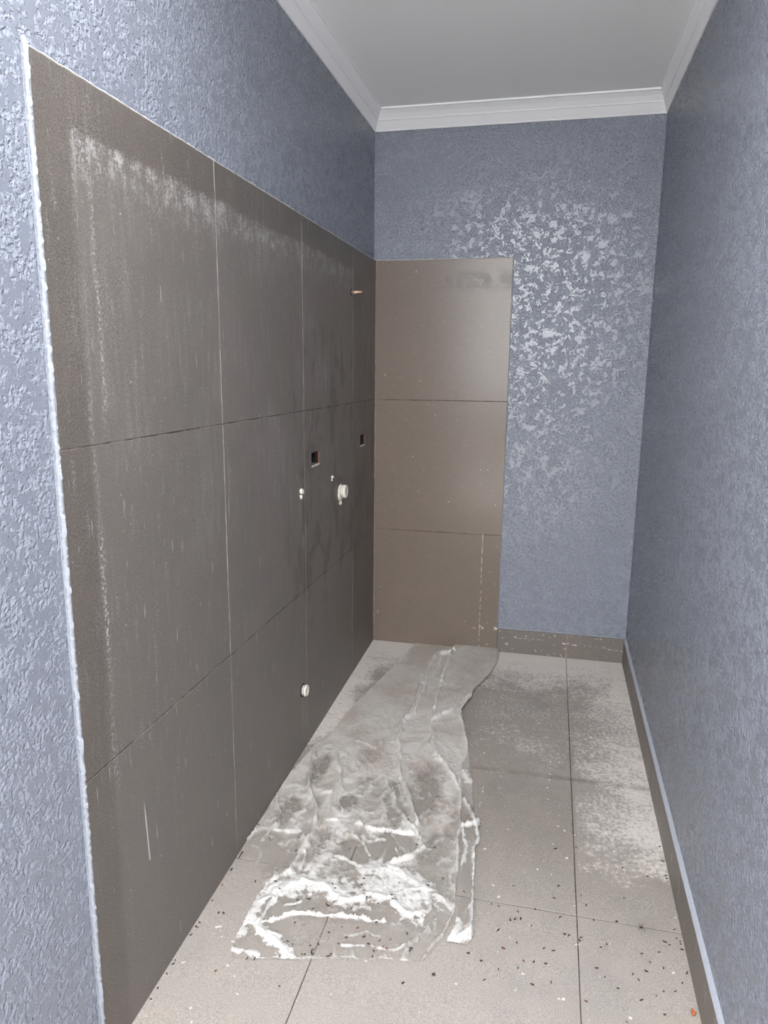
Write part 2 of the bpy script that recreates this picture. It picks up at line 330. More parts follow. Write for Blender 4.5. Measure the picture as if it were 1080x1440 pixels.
def m_tile_left():
    g = G('grey_porcelain_wall_tile')
    c, fine = tile_base(g, 0.84)
    y, z = g.y, g.z
    sv = g.vec(0.0, g.mul(y, 14.0), g.mul(z, 1.6))
    streak = g.noise(4.5, 5, 0.65, 0.2, sv)             # vertical wipe streaks
    blotch = g.noise(3.2, 5, 0.6)
    grain = g.noise(170, 3, 0.65)
    # haze of grout film, stronger in the upper middle
    zone = g.mul(g.ss(z, 0.45, 1.1), g.ss(y, -2.15, -1.2, 0.45, 1.0))
    haze = g.mul(g.ss(blotch, 0.44, 0.72), g.ss(g.add(g.mul(grain, 0.5), g.mul(streak, 0.5)), 0.44, 0.64), zone, 0.36)
    st = g.mul(g.ss(streak, 0.52, 0.74), g.ss(grain, 0.40, 0.66), 0.36, g.ss(z, 0.1, 0.9, 0.3, 1.0))
    inside = g.mul(g.ss(y, -2.125, -2.10), g.ss(y, -0.36, -0.39))
    # dried rim of dust a hand below the top edge of the tiling
    wob = g.mul(g.sub(g.noise(6, 3), 0.5), 0.035)
    zz = g.add(z, wob)
    rim = g.mul(g.ss(zz, 1.722, 1.708), g.ss(zz, 1.58, 1.715), inside, g.ss(g.add(g.mul(g.noise(26, 5, 0.7), 0.4), g.mul(grain, 0.3), g.mul(g.noise(1.0, 4, 0.7, 0.0, g.vec(0.0, g.mul(y, 60.0), g.mul(z, 14.0))), 0.3)), 0.46, 0.62), 0.62)
    body = g.mul(g.ss(zz, 1.72, 1.70), inside, 0.07)
    yl = g.add(y, g.mul(g.sub(g.noise(5, 3), 0.5), 0.03))
    d1 = g.M('ABSOLUTE', g.add(yl, 2.105))
    vline = g.mul(g.ss(d1, 0.012, 0.001), g.ss(g.noise(130, 4, 0.7), 0.48, 0.6), g.ss(z, 0.45, 0.62), g.ss(z, 1.72, 1.7), g.ss(g.noise(3.5, 2), 0.4, 0.6, 0.15, 1.0), 0.7)
    d2 = g.M('ABSOLUTE', g.add(yl, 2.065))
    vline2 = g.mul(g.ss(d2, 0.012, 0.0), g.ss(g.noise(150, 4, 0.7), 0.52, 0.6), g.ss(z, 1.15, 1.3), g.ss(z, 1.72, 1.7), 0.6)
    # fine drips and scuffs
    dv = g.vec(0.0, g.mul(y, 70.0), g.mul(z, 7.0))
    drips = g.mul(g.ss(g.noise(1.4, 3, 0.55, 0.0, dv), 0.66, 0.74), 0.5)
    specks = g.mul(g.ss(g.noise(110, 2, 0.5), 0.71, 0.76), 0.6)
    c = g.mix(g.mul(g.ss(g.noise(2.6, 4, 0.6), 0.42, 0.62, 0.0, 0.45), g.ss(y, -1.95, -1.4, 0.25, 1.0)), c, srgb(112, 99, 97))
    # long scratch on the lowest front tile
    sx = g.M('ABSOLUTE', g.add(y, g.mul(g.sub(z, 0.30), 0.06), 2.010))
    scr = g.mul(g.ss(sx, 0.0030, 0.0012), g.ss(z, 0.298, 0.302), g.ss(z, 0.455, 0.40))
    d = g.M('MAXIMUM', haze, st)
    for q in (rim, vline, vline2, drips, specks, scr): d = g.M('MAXIMUM', d, q)
    d = g.M('ADD', d, body, clamp=True)
    # dark wiped / damp areas round the services
    damp = g.mul(g.ss(g.noise(5.0, 4, 0.6, 0.4, g.vec(0.0, g.mul(y, 2.0), z)), 0.50, 0.60), g.ss(y, -1.25, -1.0), g.ss(z, 1.55, 1.35), g.ss(z, 0.35, 0.6))
    d = g.mul(d, g.sub(1.0, g.mul(damp, 0.8)))
    c = g.mix(g.mul(damp, 0.45), c, srgb(78, 72, 70))
    # faint rust run under the waste pipe
    ry = g.M('ABSOLUTE', g.add(y, 1.022))
    rust = g.mul(g.ss(ry, 0.035, 0.004), g.ss(z, 0.235, 0.215), g.ss(z, 0.0, 0.2), 0.4)
    c = g.mix(rust, c, srgb(150, 118, 98))
    c = g.mix(d, c, srgb(196, 192, 188))
    rg = g.add(0.42, g.mul(d, 0.4), g.mul(fine, 0.06))
    return g.fin(c, rg, g.bump(fine, 0.0003, 0.5), 0.4)

def m_tile_back():
    g = G('grey_porcelain_back_tile')
    c, fine = tile_base(g, 0.92)
    c = g.mix(0.35, c, srgb(132, 112, 98))
    x, z = g.x, g.z
    cloth = g.noise(30, 4, 0.6, 0.0, g.vec(g.mul(x, 1.0), 0.0, g.mul(z, 4.0)))
    c = g.mix(g.ss(cloth, 0.5, 0.75, 0, 0.12), c, srgb(160, 150, 142))
    d = g.mul(g.ss(g.noise(70, 2), 0.73, 0.76), 0.7)
    lx = g.M('ABSOLUTE', g.sub(x, 0.512))
    d = g.M('MAXIMUM', d, g.mul(g.ss(lx, 0.003, 0.001), g.ss(z, 0.62, 0.6), g.ss(g.noise(50, 3), 0.4, 0.6), 0.5))
    low = g.M('ABSOLUTE', g.sub(z, 0.155))
    d = g.M('MAXIMUM', d, g.mul(g.ss(low, 0.02, 0.004), g.ss(x, 0.40, 0.5), g.ss(g.noise(28, 4), 0.55, 0.6)))
    # darker fingered smear near the top right corner
    mz = g.M('ABSOLUTE', g.sub(z, 1.71))
    sm = g.mul(g.ss(mz, 0.06, 0.01), g.ss(x, 0.22, 0.36), g.ss(g.noise(22, 4, 0.6, 0.5), 0.40, 0.55), 0.6)
    c = g.mix(sm, c, srgb(88, 82, 78))
    c = g.mix(d, c, srgb(215, 208, 200))
    return g.fin(c, g.add(0.17, g.mul(fine, 0.05), g.mul(sm, 0.15)), g.bump(fine, 0.00008, 0.3), 0.38)

def m_skirting():
    g = G('grey_porcelain_skirting_tile')
    c, fine = tile_base(g, 0.95)
    x, y, z = g.x, g.y, g.z
    zz = g.add(z, g.mul(x, 0.045), g.mul(g.sub(g.noise(9, 3), 0.5), 0.03))
    d0 = g.M('ABSOLUTE', g.sub(zz, 0.146))
    d = g.mul(g.ss(g.add(d0, g.mul(g.noise(45, 4, 0.7), 0.022)), 0.0125, 0.0095), g.ss(g.noise(9, 3), 0.40, 0.50), g.ss(y, -0.05, -0.03))
    d = g.M('MAXIMUM', d, g.mul(g.ss(g.noise(60, 3), 0.62, 0.7), 0.5, g.ss(y, -0.05, -0.03)))
    sm = g.noise(3.0, 4, 0.6, 0.0, g.vec(0.0, g.mul(y, 12.0), g.mul(z, 3.0)))
    d = g.M('MAXIMUM', d, g.mul(g.ss(sm, 0.60, 0.78), 0.35))
    c = g.mix(d, c, srgb(222, 218, 214))
    return g.fin(c, 0.45, g.bump(fine, 0.0003, 0.5))

def m_tile_floor():
    g = G('grey_porcelain_floor_tile')
    c, fine = tile_base(g, 1.12)
    x, y = g.x, g.y
    n = g.noise(11, 6, 0.72, 0.3)
    n2 = g.noise(90, 5, 0.78)
    n3 = g.noise(4.5, 5, 0.7, 0.6, g.vec(g.mul(x, 0.7), g.mul(y, 1.6), 0.0))
    nn = g.add(g.mul(n, 0.2), g.mul(n3, 0.22), g.mul(n2, 0.58))
    # powder left along the back wall, along the left wall and in the right hand column
    wx = g.add(x, g.mul(g.sub(g.noise(7, 3), 0.5), 0.14)); wy = g.add(y, g.mul(g.sub(g.noise(5, 3), 0.5), 0.30))
    back = g.ss(wy, -0.75, -0.02, 0.1, 0.92)
    edge = g.ss(wy, -0.15, -0.03, 0.0, 1.0)
    left = g.mul(g.ss(wx, 0.22, 0.03, 0.0, 0.9), g.ss(wy, -1.35, -0.8))
    right = g.mul(g.ss(wx, 0.88, 1.15, 0.56, 0.80), g.ss(wy, -1.56, -1.40), g.ss(x, 0.90, 0.93))
    rcol = g.mul(g.ss(wx, 1.02, 1.10), g.ss(wy, -0.85, -0.25), 0.95)
    mid = g.mul(g.ss(wy, -1.35, -0.7, 0.30, 0.56), g.ss(x, 0.50, 0.60, 0.5, 1.0))
    D = back
    for q in (edge, left, right, rcol, mid): D = g.M('MAXIMUM', D, q)
    th = g.sub(0.72, g.mul(D, 0.42))
    dust = g.M('MULTIPLY', g.sub(nn, th), 7.0, clamp=True)
    dust = g.mul(dust, 0.80, g.ss(D, 0.02, 0.35))
    dust = g.M('MAXIMUM', dust, g.mul(D, 0.22))
    # paler towards the open front part, with speckle and paint spots
    film = g.mul(g.ss(g.add(y, g.mul(n, 0.5)), -0.75, -1.7, 0.0, 0.30), g.ss(fine, 0.2, 0.7, 0.7, 1.0))
    patch = g.mul(g.ss(g.noise(2.6, 4, 0.6), 0.5, 0.72), 0.18)
    spots = g.mul(g.ss(g.noise(62, 1.5, 0.5), 0.735, 0.75), 0.9)
    scu = g.mul(g.ss(g.noise(3.0, 4, 0.7, 0.8, g.vec(g.mul(x, 6.0), g.mul(y, 2.2), 0.0)), 0.66, 0.72), g.ss(g.noise(90, 3), 0.42, 0.55), 0.75)
    d = dust
    for q in (film, patch, spots, scu): d = g.M('MAXIMUM', d, q)
    c = g.mix(g.ss(g.noise(3.5, 5, 0.6), 0.5, 0.68, 0.0, 0.35), c, srgb(104, 98, 94))
    jy = g.M('ABSOLUTE', g.add(y, 0.9913)); jn = g.mul(g.ss(jy, 0.02, 0.0), g.ss(g.noise(20, 3), 0.3, 0.6), 0.5)
    d = g.mul(d, g.sub(1.0, jn))
    c = g.mix(jn, c, srgb(96, 86, 78))
    c = g.mix(d, c, srgb(224, 216, 208))
    return g.fin(c, g.add(0.52, g.mul(d, 0.3)), g.bump(g.add(fine, dust), 0.0003, 0.6))

def m_simple(name, c, rough=0.6, metal=0.0, nscale=60, amp=0.15, bd=0.0005):
    g = G(name)
    n = g.noise(nscale, 3)
    k = [max(0, v*(1-amp)) for v in c]; l = [min(255, v*(1+amp)) for v in c]
    g.b.inputs['Metallic'].default_value = metal
    return g.fin(g.mix(n, srgb(*k), srgb(*l)), rough, g.bump(n, bd, 0.6))

def m_grout(name, lo, hi):
    g = G(name)
    return g.fin(g.mix(g.ss(g.noise(14, 4, 0.7), 0.42, 0.6), srgb(*lo), srgb(*hi)), 0.9)

def m_film():
    g = G('dusty_clear_plastic_film')
    o = g.attr('film_density'); wh = g.attr('film_white'); di = g.attr('film_dirt')
    n = g.noise(55, 6, 0.75, 0.5); nf = g.noise(230, 3, 0.65); nb = g.noise(9, 5, 0.65)
    vein = g.ss(g.M('ABSOLUTE', g.sub(g.noise(24, 5, 0.65, 1.0), 0.5)), 0.03, 0.0)
    wisp = g.noise(34, 6, 0.75, 1.4)
    white = g.M('MULTIPLY', wh, g.ss(g.add(g.mul(wisp, 0.55), g.mul(nf, 0.45)), 0.38, 0.58, 0.25, 1.1), clamp=True)  # white paints the light that dense wrinkles reflect
    o2 = g.add(g.mul(o, g.add(0.72, g.mul(n, 0.35), g.mul(nb, 0.3))), g.mul(white, 0.55), g.mul(vein, 0.10), g.mul(g.sub(nf, 0.5), 0.22))
    o2 = g.M('MULTIPLY', o2, 1.0, clamp=True)
    dust = g.mix(nb, srgb(196, 189, 181), srgb(218, 212, 204))
    dust = g.mix(g.ss(g.noise(5, 5, 0.7), 0.45, 0.65, 0, 0.7), dust, srgb(184, 170, 159))
    dust = g.mix(white, dust, srgb(236, 236, 234))
    dirt = g.M('MULTIPLY', di, g.ss(g.add(g.mul(n, 0.7), g.mul(nf, 0.3)), 0.40, 0.60), clamp=True)
    dust = g.mix(g.mul(dirt, 0.8), dust, srgb(132, 116, 102))
    h = g.add(g.mul(n, 0.6), g.mul(vein, 0.25), g.mul(nf, 0.15), g.mul(wisp, 0.4))
    nrm = g.bump(h, 0.004, 0.6)
    g.fin(dust, 0.40, nrm, 0.5)
    tl = g.N.new('ShaderNodeBsdfTranslucent'); g.put(tl.inputs[0], dust)
    m1 = g.N.new('ShaderNodeMixShader'); m1.inputs[0].default_value = 0.15
    g.L.new(g.b.outputs[0], m1.inputs[1]); g.L.new(tl.outputs[0], m1.inputs[2])
    tr = g.N.new('ShaderNodeBsdfTransparent'); tr.inputs[0].default_value = (0.99, 0.99, 0.985, 1)
    gl = g.N.new('ShaderNodeBsdfGlossy'); gl.inputs['Roughness'].default_value = 0.25
    g.L.new(g.bump(h, 0.003, 0.35), gl.inputs['Normal'])
    lw = g.N.new('ShaderNodeLayerWeight'); lw.inputs[0].default_value = 0.5; fr_ = g.add(0.045, g.mul(g.M('POWER', lw.outputs['Facing'], 4.0), 0.5))
    m2 = g.N.new('ShaderNodeMixShader'); g.L.new(fr_, m2.inputs[0])
    g.L.new(tr.outputs[0], m2.inputs[1]); g.L.new(gl.outputs[0], m2.inputs[2])
    m3 = g.N.new('ShaderNodeMixShader'); g.L.new(o2, m3.inputs[0])
    g.L.new(m2.outputs[0], m3.inputs[1]); g.L.new(m1.outputs[0], m3.inputs[2])
    g.L.new(m3.outputs[0], g.out.inputs[0])
    return g.m

LEDGE = m_simple('pale_blue_paint_ledge', (176, 180, 190), 0.5, 0, 90, 0.06)
PAINT = m_paint(); EDGE = m_paint_smooth()
CEIL = m_white('white_ceiling_board', srgb(244, 244, 243)); CORN = m_white('white_cornice_paint', srgb(246, 246, 247))
TL = m_tile_left(); TB = m_tile_back(); TS = m_skirting(); TF = m_tile_floor()
GR_V = m_grout('pale_pinkish_grout', (150, 128, 120), (205, 180, 170))
GR_H = m_grout('dark_open_joint', (52, 44, 40), (120, 108, 100))
GR_F = m_grout('dirty_floor_joint', (42, 34, 30), (92, 80, 72))
CHALK = m_simple('white_filler_line', (196, 194, 190), 0.8, 0, 60, 0.25)
WHITEP = m_simple('white_pvc', (218, 210, 200), 0.4, 0, 30, 0.05)
PLASTER = m_simple('chipped_plaster', (205, 196, 186), 0.9, 0, 120, 0.2, 0.002)
BRASS = m_simple('dull_copper_pipe', (205, 168, 140), 0.45, 0.35, 80, 0.15)
DARK = m_simple('painted_cavity_shade', (38, 32, 30), 0.9)  # dark colour that paints the shade inside holes and back boxes
ORANGE = m_simple('orange_back_box_edge', (132, 90, 76), 0.6)
GALV = m_simple('dusty_back_box', (118, 108, 103), 0.7)
CONC = m_simple('pale_concrete', (230, 226, 219), 0.9, 0, 20, 0.1)
FENCE = m_simple('added_fence_grey', (160, 157, 152), 0.8, 0, 12, 0.15)
FILM = m_film()
SEED = m_simple('dark_brown_dropping', (62, 46, 36), 0.7, 0, 200, 0.4)
SEEDG = m_simple('olive_seed', (92, 92, 48), 0.7, 0, 200, 0.3)
SEEDR = m_simple('reddish_seed', (112, 62, 46), 0.7, 0, 200, 0.3)
SEEDO = m_simple('orange_dry_petal', (176, 104, 66), 0.7, 0, 200, 0.3)

# ------------------------------------------------------------ holes for the two back boxes in the left wall
H1 = (-0.910, -0.826, 1.004, 1.050)
H2 = (-0.259, -0.183, 1.008, 1.054)

# ------------------------------------------------------------ left wall
fl = lambda y, z, d: (d, y, z)
bm = bmesh.new()
YB = [YF, H1[0], H1[1], H2[0], H2[1], PB+0.14]; ZB_ = [-0.15, H1[2], H1[3], H2[2], H2[3], 2.6]
ZB_ = sorted(ZB_)
def cell_skip(A, B, hs):
    sk = set()
    for i in range(len(A)-1):
        for j in range(len(B)-1):
            a = (A[i]+A[i+1])/2; b = (B[j]+B[j+1])/2
            for (a0, a1, b0, b1) in hs:
                if a0 < a < a1 and b0 < b < b1: sk.add((i, j))
    return sk
sk = cell_skip(YB, ZB_, (H1, H2))
plate(bm, YB, ZB_, PL-0.15, PL, fl, sk)
wall_left = structure(from_bm('wall_left', bm, PAINT))

def hole_plate(name, A, B, d0, d1, fn, hs, mat, parent):
    A = sorted(set(A)); B = sorted(set(B)); bm = bmesh.new()
    plate(bm, A, B, d0, d1, fn, cell_skip(A, B, hs))
    return from_bm(name, bm, mat, parent)
g_ = 0.0017
zlow = -0.09
# grout bed behind the tiles (vertical joints show it)
hole_plate('grout', [CY[4]+.001, H1[0], H1[1], H2[0], H2[1], 0.0], [zlow, H1[2], H1[3], H2[2], H2[3], RZ[2]-.001], PL, -0.0010, fl, (H1, H2), GR_V, wall_left)
rows = [(None, RZ[0]), (RZ[0], RZ[1]), (RZ[1], RZ[2])]
for ci in range(4):
    y1, y0 = CY[ci], CY[ci+1]
    a0 = y0 + (g_ if ci < 3 else 0); a1 = y1 - (g_ if ci > 0 else 0.0005)
    for ri, (b0, b1) in enumerate(rows):
        jit = random.uniform(-0.0003, 0.0006)
        hs = [h for h in (H1, H2) if y0 < h[0] < y1 and b0 is not None and b0 < h[2] < b1]
        if b0 is None:
            def fz(y, z, d): return (d, y, z if z > 0.2 else zf(y) - 0.002)
            t = from_bm('tile', tile_mesh(a0, a1, 0.0, b1-g_*0.7, 0.009, fz, jit=jit), TL, wall_left)
        elif hs:
            h = hs[0]
            t = hole_plate('tile', [a0, h[0], h[1], a1], [b0+g_*0.7, h[2], h[3], b1-g_*0.7], -0.009, jit, fl, hs, TL, wall_left)
        else:
            t = from_bm('tile', tile_mesh(a0, a1, b0+g_*0.7, b1-g_*0.7, 0.009, fl, jit=jit), TL, wall_left)
# darker open horizontal joints
for z in RZ[:2]:
    bm = bmesh.new(); box(bm, PL, -0.0008, CY[4]+.002, -0.001, z-0.0013, z+0.0013)
    from_bm('joint_line', bm, GR_H, wall_left)

def ragged_bead(name, pts, normal, side, w0, mat, parent, seed=0, step=0.012, thick=0.0025):
    """uneven bead of paint or filler that follows pts; side = direction it spreads, normal = towards the room"""
    rnd = random.Random(seed); bm = bmesh.new(); prev = None
    normal = Vector(normal); side = Vector(side)
    for (p, q) in zip(pts, pts[1:]):
        p = Vector(p); q = Vector(q); n = max(2, int((q-p).length/step))
        for i in range(n+1):
            c = p.lerp(q, i/n); ww = w0*rnd.uniform(0.55, 1.3); th = thick*rnd.uniform(0.5, 1.2)
            row = [bm.verts.new(c - side*w0*0.1 - normal*0.002), bm.verts.new(c + normal*th), bm.verts.new(c + side*ww*0.7 + normal*th*0.9), bm.verts.new(c + side*ww - normal*0.002)]
            if prev:
                for k in range(3): bm.faces.new([prev[k], prev[k+1], row[k+1], row[k]])
            prev = row
    return from_bm(name, bm, mat, parent, True)
# painted edge of the tiling: thick bead of paint down its front end and a ragged white line on top
bm = bmesh.new(); box(bm, PL, -0.0005, CY[4]-0.003, CY[4]+0.0005, -0.05, RZ[2]+0.003)
from_bm('painted_tile_edge', bm, EDGE, wall_left)
ragged_bead('painted_tile_edge', [(-0.008, CY[4]-0.003, -0.05), (-0.008, CY[4]-0.003, RZ[2]+.012)], (0, -1, 0), (1, 0, 0), 0.0085, EDGE, wall_left, 3, 0.007, 0.0022)
ragged_bead('filler_line', [(-0.003, CY[4], RZ[2]), (-0.003, -0.005, RZ[2])], (1, 0, 0), (0, 0, 1), 0.0035, CHALK, wall_left, 4)

# ------------------------------------------------------------ back wall
bm = bmesh.new(); box(bm, PL-0.15, WP+0.15, PB, PB+0.15, -0.15, 2.6)
wall_back = structure(from_bm('wall_back', bm, PAINT))
fb = lambda x, z, d: (x, -d, z)
bm = bmesh.new(); box(bm, 0.0005, TW-.001, 0.0018, PB, 0.0, RZ[2]-.001); from_bm('grout', bm, GR_H, wall_back)
for (b0, b1) in ((0.032, RZ[0]), (RZ[0], RZ[1]), (RZ[1], RZ[2])):
    from_bm('tile', tile_mesh(0.0012, TW, b0+g_*0.6, b1-g_*0.6, 0.009, fb, jit=random.uniform(-.0003, .0003)), TB, wall_back)
ragged_bead('filler_line', [(0.0, 0.001, RZ[2]), (TW, 0.001, RZ[2])], (0, -1, 0), (0, 0, 1), 0.003, CHALK, wall_back, 5)
ragged_bead('filler_line', [(TW, 0.004, 0.17), (TW, 0.004, RZ[2])], (0, -1, 0), (1, 0, 0), 0.003, EDGE, wall_back, 6, thick=0.001)
ragged_bead('filler_line', [(0.0012, -0.0003, 0.05), (0.0012, -0.0003, RZ[2])], (0, -1, 0), (-1, 0, 0), 0.002, GR_V, wall_back, 9, thick=0.0006)

# ------------------------------------------------------------ right wall
bm = bmesh.new(); box(bm, WP, WP+0.15, YF, PB+0.14, -0.15, 2.6)
wall_right = structure(from_bm('wall_right', bm, PAINT))

# ------------------------------------------------------------ skirtings
SKT = 0.148
bm = bmesh.new(); box(bm, TW+0.002, W, 0.002, PB, 0.02, SKT-.002)
bb = structure(from_bm('baseboard_back', bm, GR_V))
for x0, x1 in ((TW+0.0015, L1-0.001), (L1+0.001, W+0.006)):
    from_bm('tile', tile_mesh(x0, x1, 0.031, SKT, 0.008, fb, jit=0.0), TS, bb)
ragged_bead('painted_ledge', [(TW, 0.006, SKT+0.001), (WP, 0.006, SKT+0.001)], (0, -0.5, 0.5), (0, 0.6, 0.6), 0.010, EDGE, bb, 11, thick=0.003)
fr_ = lambda y, z, d: (W-d, y, zf(y)+z)
bm = bmesh.new(); plate(bm, [YF, -1.6, -0.001], [-0.01, 0.112], -0.010, -0.0018, fr_)
br = structure(from_bm('baseboard_right', bm, GR_V))
ys = [-0.0015, -0.390, -0.993, -1.520, -2.123, -2.726, -3.329, YF]
for a, b in zip(ys, ys[1:]):
    from_bm('tile', tile_mesh(b+0.001, a-0.001, -0.003, 0.113, 0.008, fr_, jit=0.0), TS, br)
# sloping painted ledge over the skirting
bm = bmesh.new(); prev = None; rnd = random.Random(2)
n = 160
for i in range(n+1):
    y = -0.002 + (YF+0.002)*i/n; z = zf(y) + 0.1135
    j = rnd.uniform(-0.0006, 0.0006)
    row = [bm.verts.new((W-0.0006+j*0.5, y, z-0.001)), bm.verts.new((W-0.0002+j, y, z+0.0015)), bm.verts.new((W+0.006, y, z+0.007+j)), bm.verts.new((WP+0.001, y, z+0.014+j*2))]
    if prev:
        for k in range(3): bm.faces.new([prev[k], prev[k+1], row[k+1], row[k]])
    prev = row
from_bm('painted_ledge', bm, LEDGE, br, True)

# ------------------------------------------------------------ floor
bm = bmesh.new()
plate(bm, [PL-0.14, WP+0.14], [YF, -1.6, PB+0.14], -0.16, -0.0022, lambda x, y, d: (x, y, zf(y)+d))
floor = structure(from_bm('floor', bm, GR_F))
fy = [0.006, -FA, -FA-T, -FA-2*T, -FA-3*T, -FA-4*T, -FA-5*T, YF]
fx = [-0.002, L2, L1, W+0.006]
ff = lambda x, y, d: (x, y, zf(y)+d)
for i in range(3):
    for j in range(len(fy)-1):
        gx0 = 0.0011 if i else 0; gx1 = 0.0011 if i < 2 else 0
        from_bm('tile', tile_mesh(fx[i]+gx0, fx[i+1]-gx1, fy[j+1]+0.0014, fy[j]-(0.0014 if j else 0), 0.009, ff, jit=random.uniform(-.0003, .0003)), TF, floor)

# ------------------------------------------------------------ ceiling, eave, cornice
bm = bmesh.new(); box(bm, PL-0.15, WP+0.15, EAVE, PB+0.15, ZC, ZC+0.25)
structure(from_bm('ceiling', bm, CEIL))
prof = [(0.0, ZCB), (0.10, ZCB-0.001), (0.13, ZCB+0.004), (0.45, ZCB+0.0285), (0.50, ZCB+0.0285), (0.53, ZCB+0.033), (0.72, ZCB+0.046), (0.92, ZCB+0.056), (1.0, ZCB+0.056), (1.0, ZC+0.001)]
DL, DR, DB = 0.040, 0.042, 0.105
def cornice(name, fa, fb_):
    bm = bmesh.new()
    A = [bm.verts.new(fa(k, z)) for k, z in prof]; B = [bm.verts.new(fb_(k, z)) for k, z in prof]
    for i in range(len(prof)-1): bm.faces.new([A[i], A[i+1], B[i+1], B[i]])
    structure(from_bm(name, bm, CORN))
cornice('trim_1', lambda k, z: (PL+k*(DL-PL), PB-k*DB, z), lambda k, z: (PL+k*(DL-PL), EAVE, z))
cornice('trim_2', lambda k, z: (PL+k*(DL-PL), PB-k*DB, z), lambda k, z: (WP-k*DR, PB-k*DB, z))
cornice('trim_3', lambda k, z: (WP-k*DR, PB-k*DB, z), lambda k, z: (WP-k*DR, EAVE, z))

# ------------------------------------------------------------ outside, behind the camera
bm = bmesh.new(); box(bm, -9, 10, -14, YF, -0.25, zf(YF)-0.004)
structure(from_bm('ground', bm, CONC))
bm = bmesh.new(); box(bm, -9, 10, -7.1, -7.0, -0.3, 0.95)  # low fence added out of view for its effect on reflections
tag(from_bm('added_fence', bm, FENCE), 'plain low fence added unseen behind the viewpoint to shape reflections', 'fence')

# ------------------------------------------------------------ services in the left wall
def lathe(bm, prof_, n=20, jitter=0.0, seed=0):
    """profile of (distance from wall, radius) turned round the wall normal (+x)"""
    rnd = random.Random(seed); rings = []
    for d, rr in prof_:
        ring = []
        for k in range(n):
            a = 2*math.pi*k/n; q = rr*(1+rnd.uniform(-jitter, jitter))
            ring.append(bm.verts.new((d, q*math.cos(a), q*math.sin(a))))
        rings.append(ring)
    for A, B in zip(rings, rings[1:]):
        for k in range(n): bm.faces.new([A[k], A[(k+1) % n], B[(k+1) % n], B[k]])
    bm.faces.new(rings[0]); bm.faces.new(rings[-1][::-1])

def rnd_part(name, prof_, mat, parent, n=20, jitter=0.0, seed=0, off=(0, 0), smooth=True):
    bm = bmesh.new(); lathe(bm, prof_, n, jitter, seed)
    for v in bm.verts: v.co.y += off[0]; v.co.z += off[1]
    o = from_bm(name, bm, mat, parent)
    for p in o.data.polygons: p.use_smooth = smooth and len(p.vertices) == 4
    return o

# shower / tap pipe with its hexagonal collar
t = tag(empty('water_pipe', (0.0006, -0.405, 1.6255)), 'capped copper water pipe sticking out of the left wall near its top corner', 'pipe')
rnd_part('hole_shade_ring', [(-0.004, .013), (0.0003, .013), (0.0008, .011)], DARK, t, 18, 0.08, 1)  # dark disc painting the shade of a hole that is not cut
rnd_part('collar', [(-0.006, .0085), (0.009, .0085), (0.0105, .0072)], GALV, t, 6, smooth=False)
rnd_part('pipe', [(-0.006, .0045), (0.010, .0056), (0.012, .0056), (0.030, .0053), (0.031, .0035), (0.041, .0035), (0.043, .0024)], BRASS, t, 16)

def stub(loc, rr, pr, label, group=None, chip=True, seed=0):
    t = tag(empty('wall_plug', (0.0006, loc[0], loc[1])), label, 'plug', group)
    rnd_part('plug', [(-0.006, rr), (pr*0.7, rr), (pr, rr*0.8), (pr, rr*0.5), (pr*0.6, rr*0.4)], WHITEP, t, 14, 0.05, seed)
    if chip:
        rnd_part('plaster_chip', [(-0.003, rr*0.7), (pr*0.5, rr*0.7), (pr*0.7, rr*0.4)], PLASTER, t, 9, 0.25, seed+1, (-0.001, -rr*1.9))
    return t
stub((-1.024, 0.937), 0.0095, 0.009, 'small white wall plug beside the second tile joint, left of the services', seed=21)
stub((-0.676, 0.934), 0.0062, 0.006, 'tiny white wall plug between the left socket hole and the large waste pipe', seed=24)

# large capped waste pipe with rough plaster round it
t = tag(empty('waste_pipe', (0.0006, -0.560, 0.862)), 'large white capped waste pipe set in chipped plaster at mid height of left wall', 'pipe')
rnd_part('plaster_patch', [(-0.004, .034), (0.004, .033), (0.006, .026)], PLASTER, t, 17, 0.16, 31, (-0.006, -0.004))
rnd_part('pipe', [(-0.006, .023), (0.017, .023)], WHITEP, t, 24)
rnd_part('cap', [(0.010, .0255), (0.022, .0255), (0.024, .0235), (0.024, .016), (0.021, .013)], WHITEP, t, 24)
rnd_part('plaster_chip', [(-0.003, .008), (0.006, .007), (0.008, .004)], PLASTER, t, 9, 0.25, 33, (-0.012, -0.045))

# low drain stub
t = tag(empty('drain_pipe', (0.0006, -1.030, 0.241)), 'round white drain cap low on the left wall above a rusty run', 'pipe')
rnd_part('hole_shade_ring', [(-0.004, .0235), (0.0003, .0235), (0.0008, .021)], DARK, t, 20, 0.05, 41)  # shade of the missing hole, put in as a dark disc
rnd_part('pipe', [(-0.006, .0175), (0.010, .0185), (0.011, .0195)], WHITEP, t, 24)
rnd_part('cap', [(0.008, .0200), (0.0150, .0200), (0.0165, .0185), (0.0165, .0155), (0.0125, .0145)], WHITEP, t, 24)

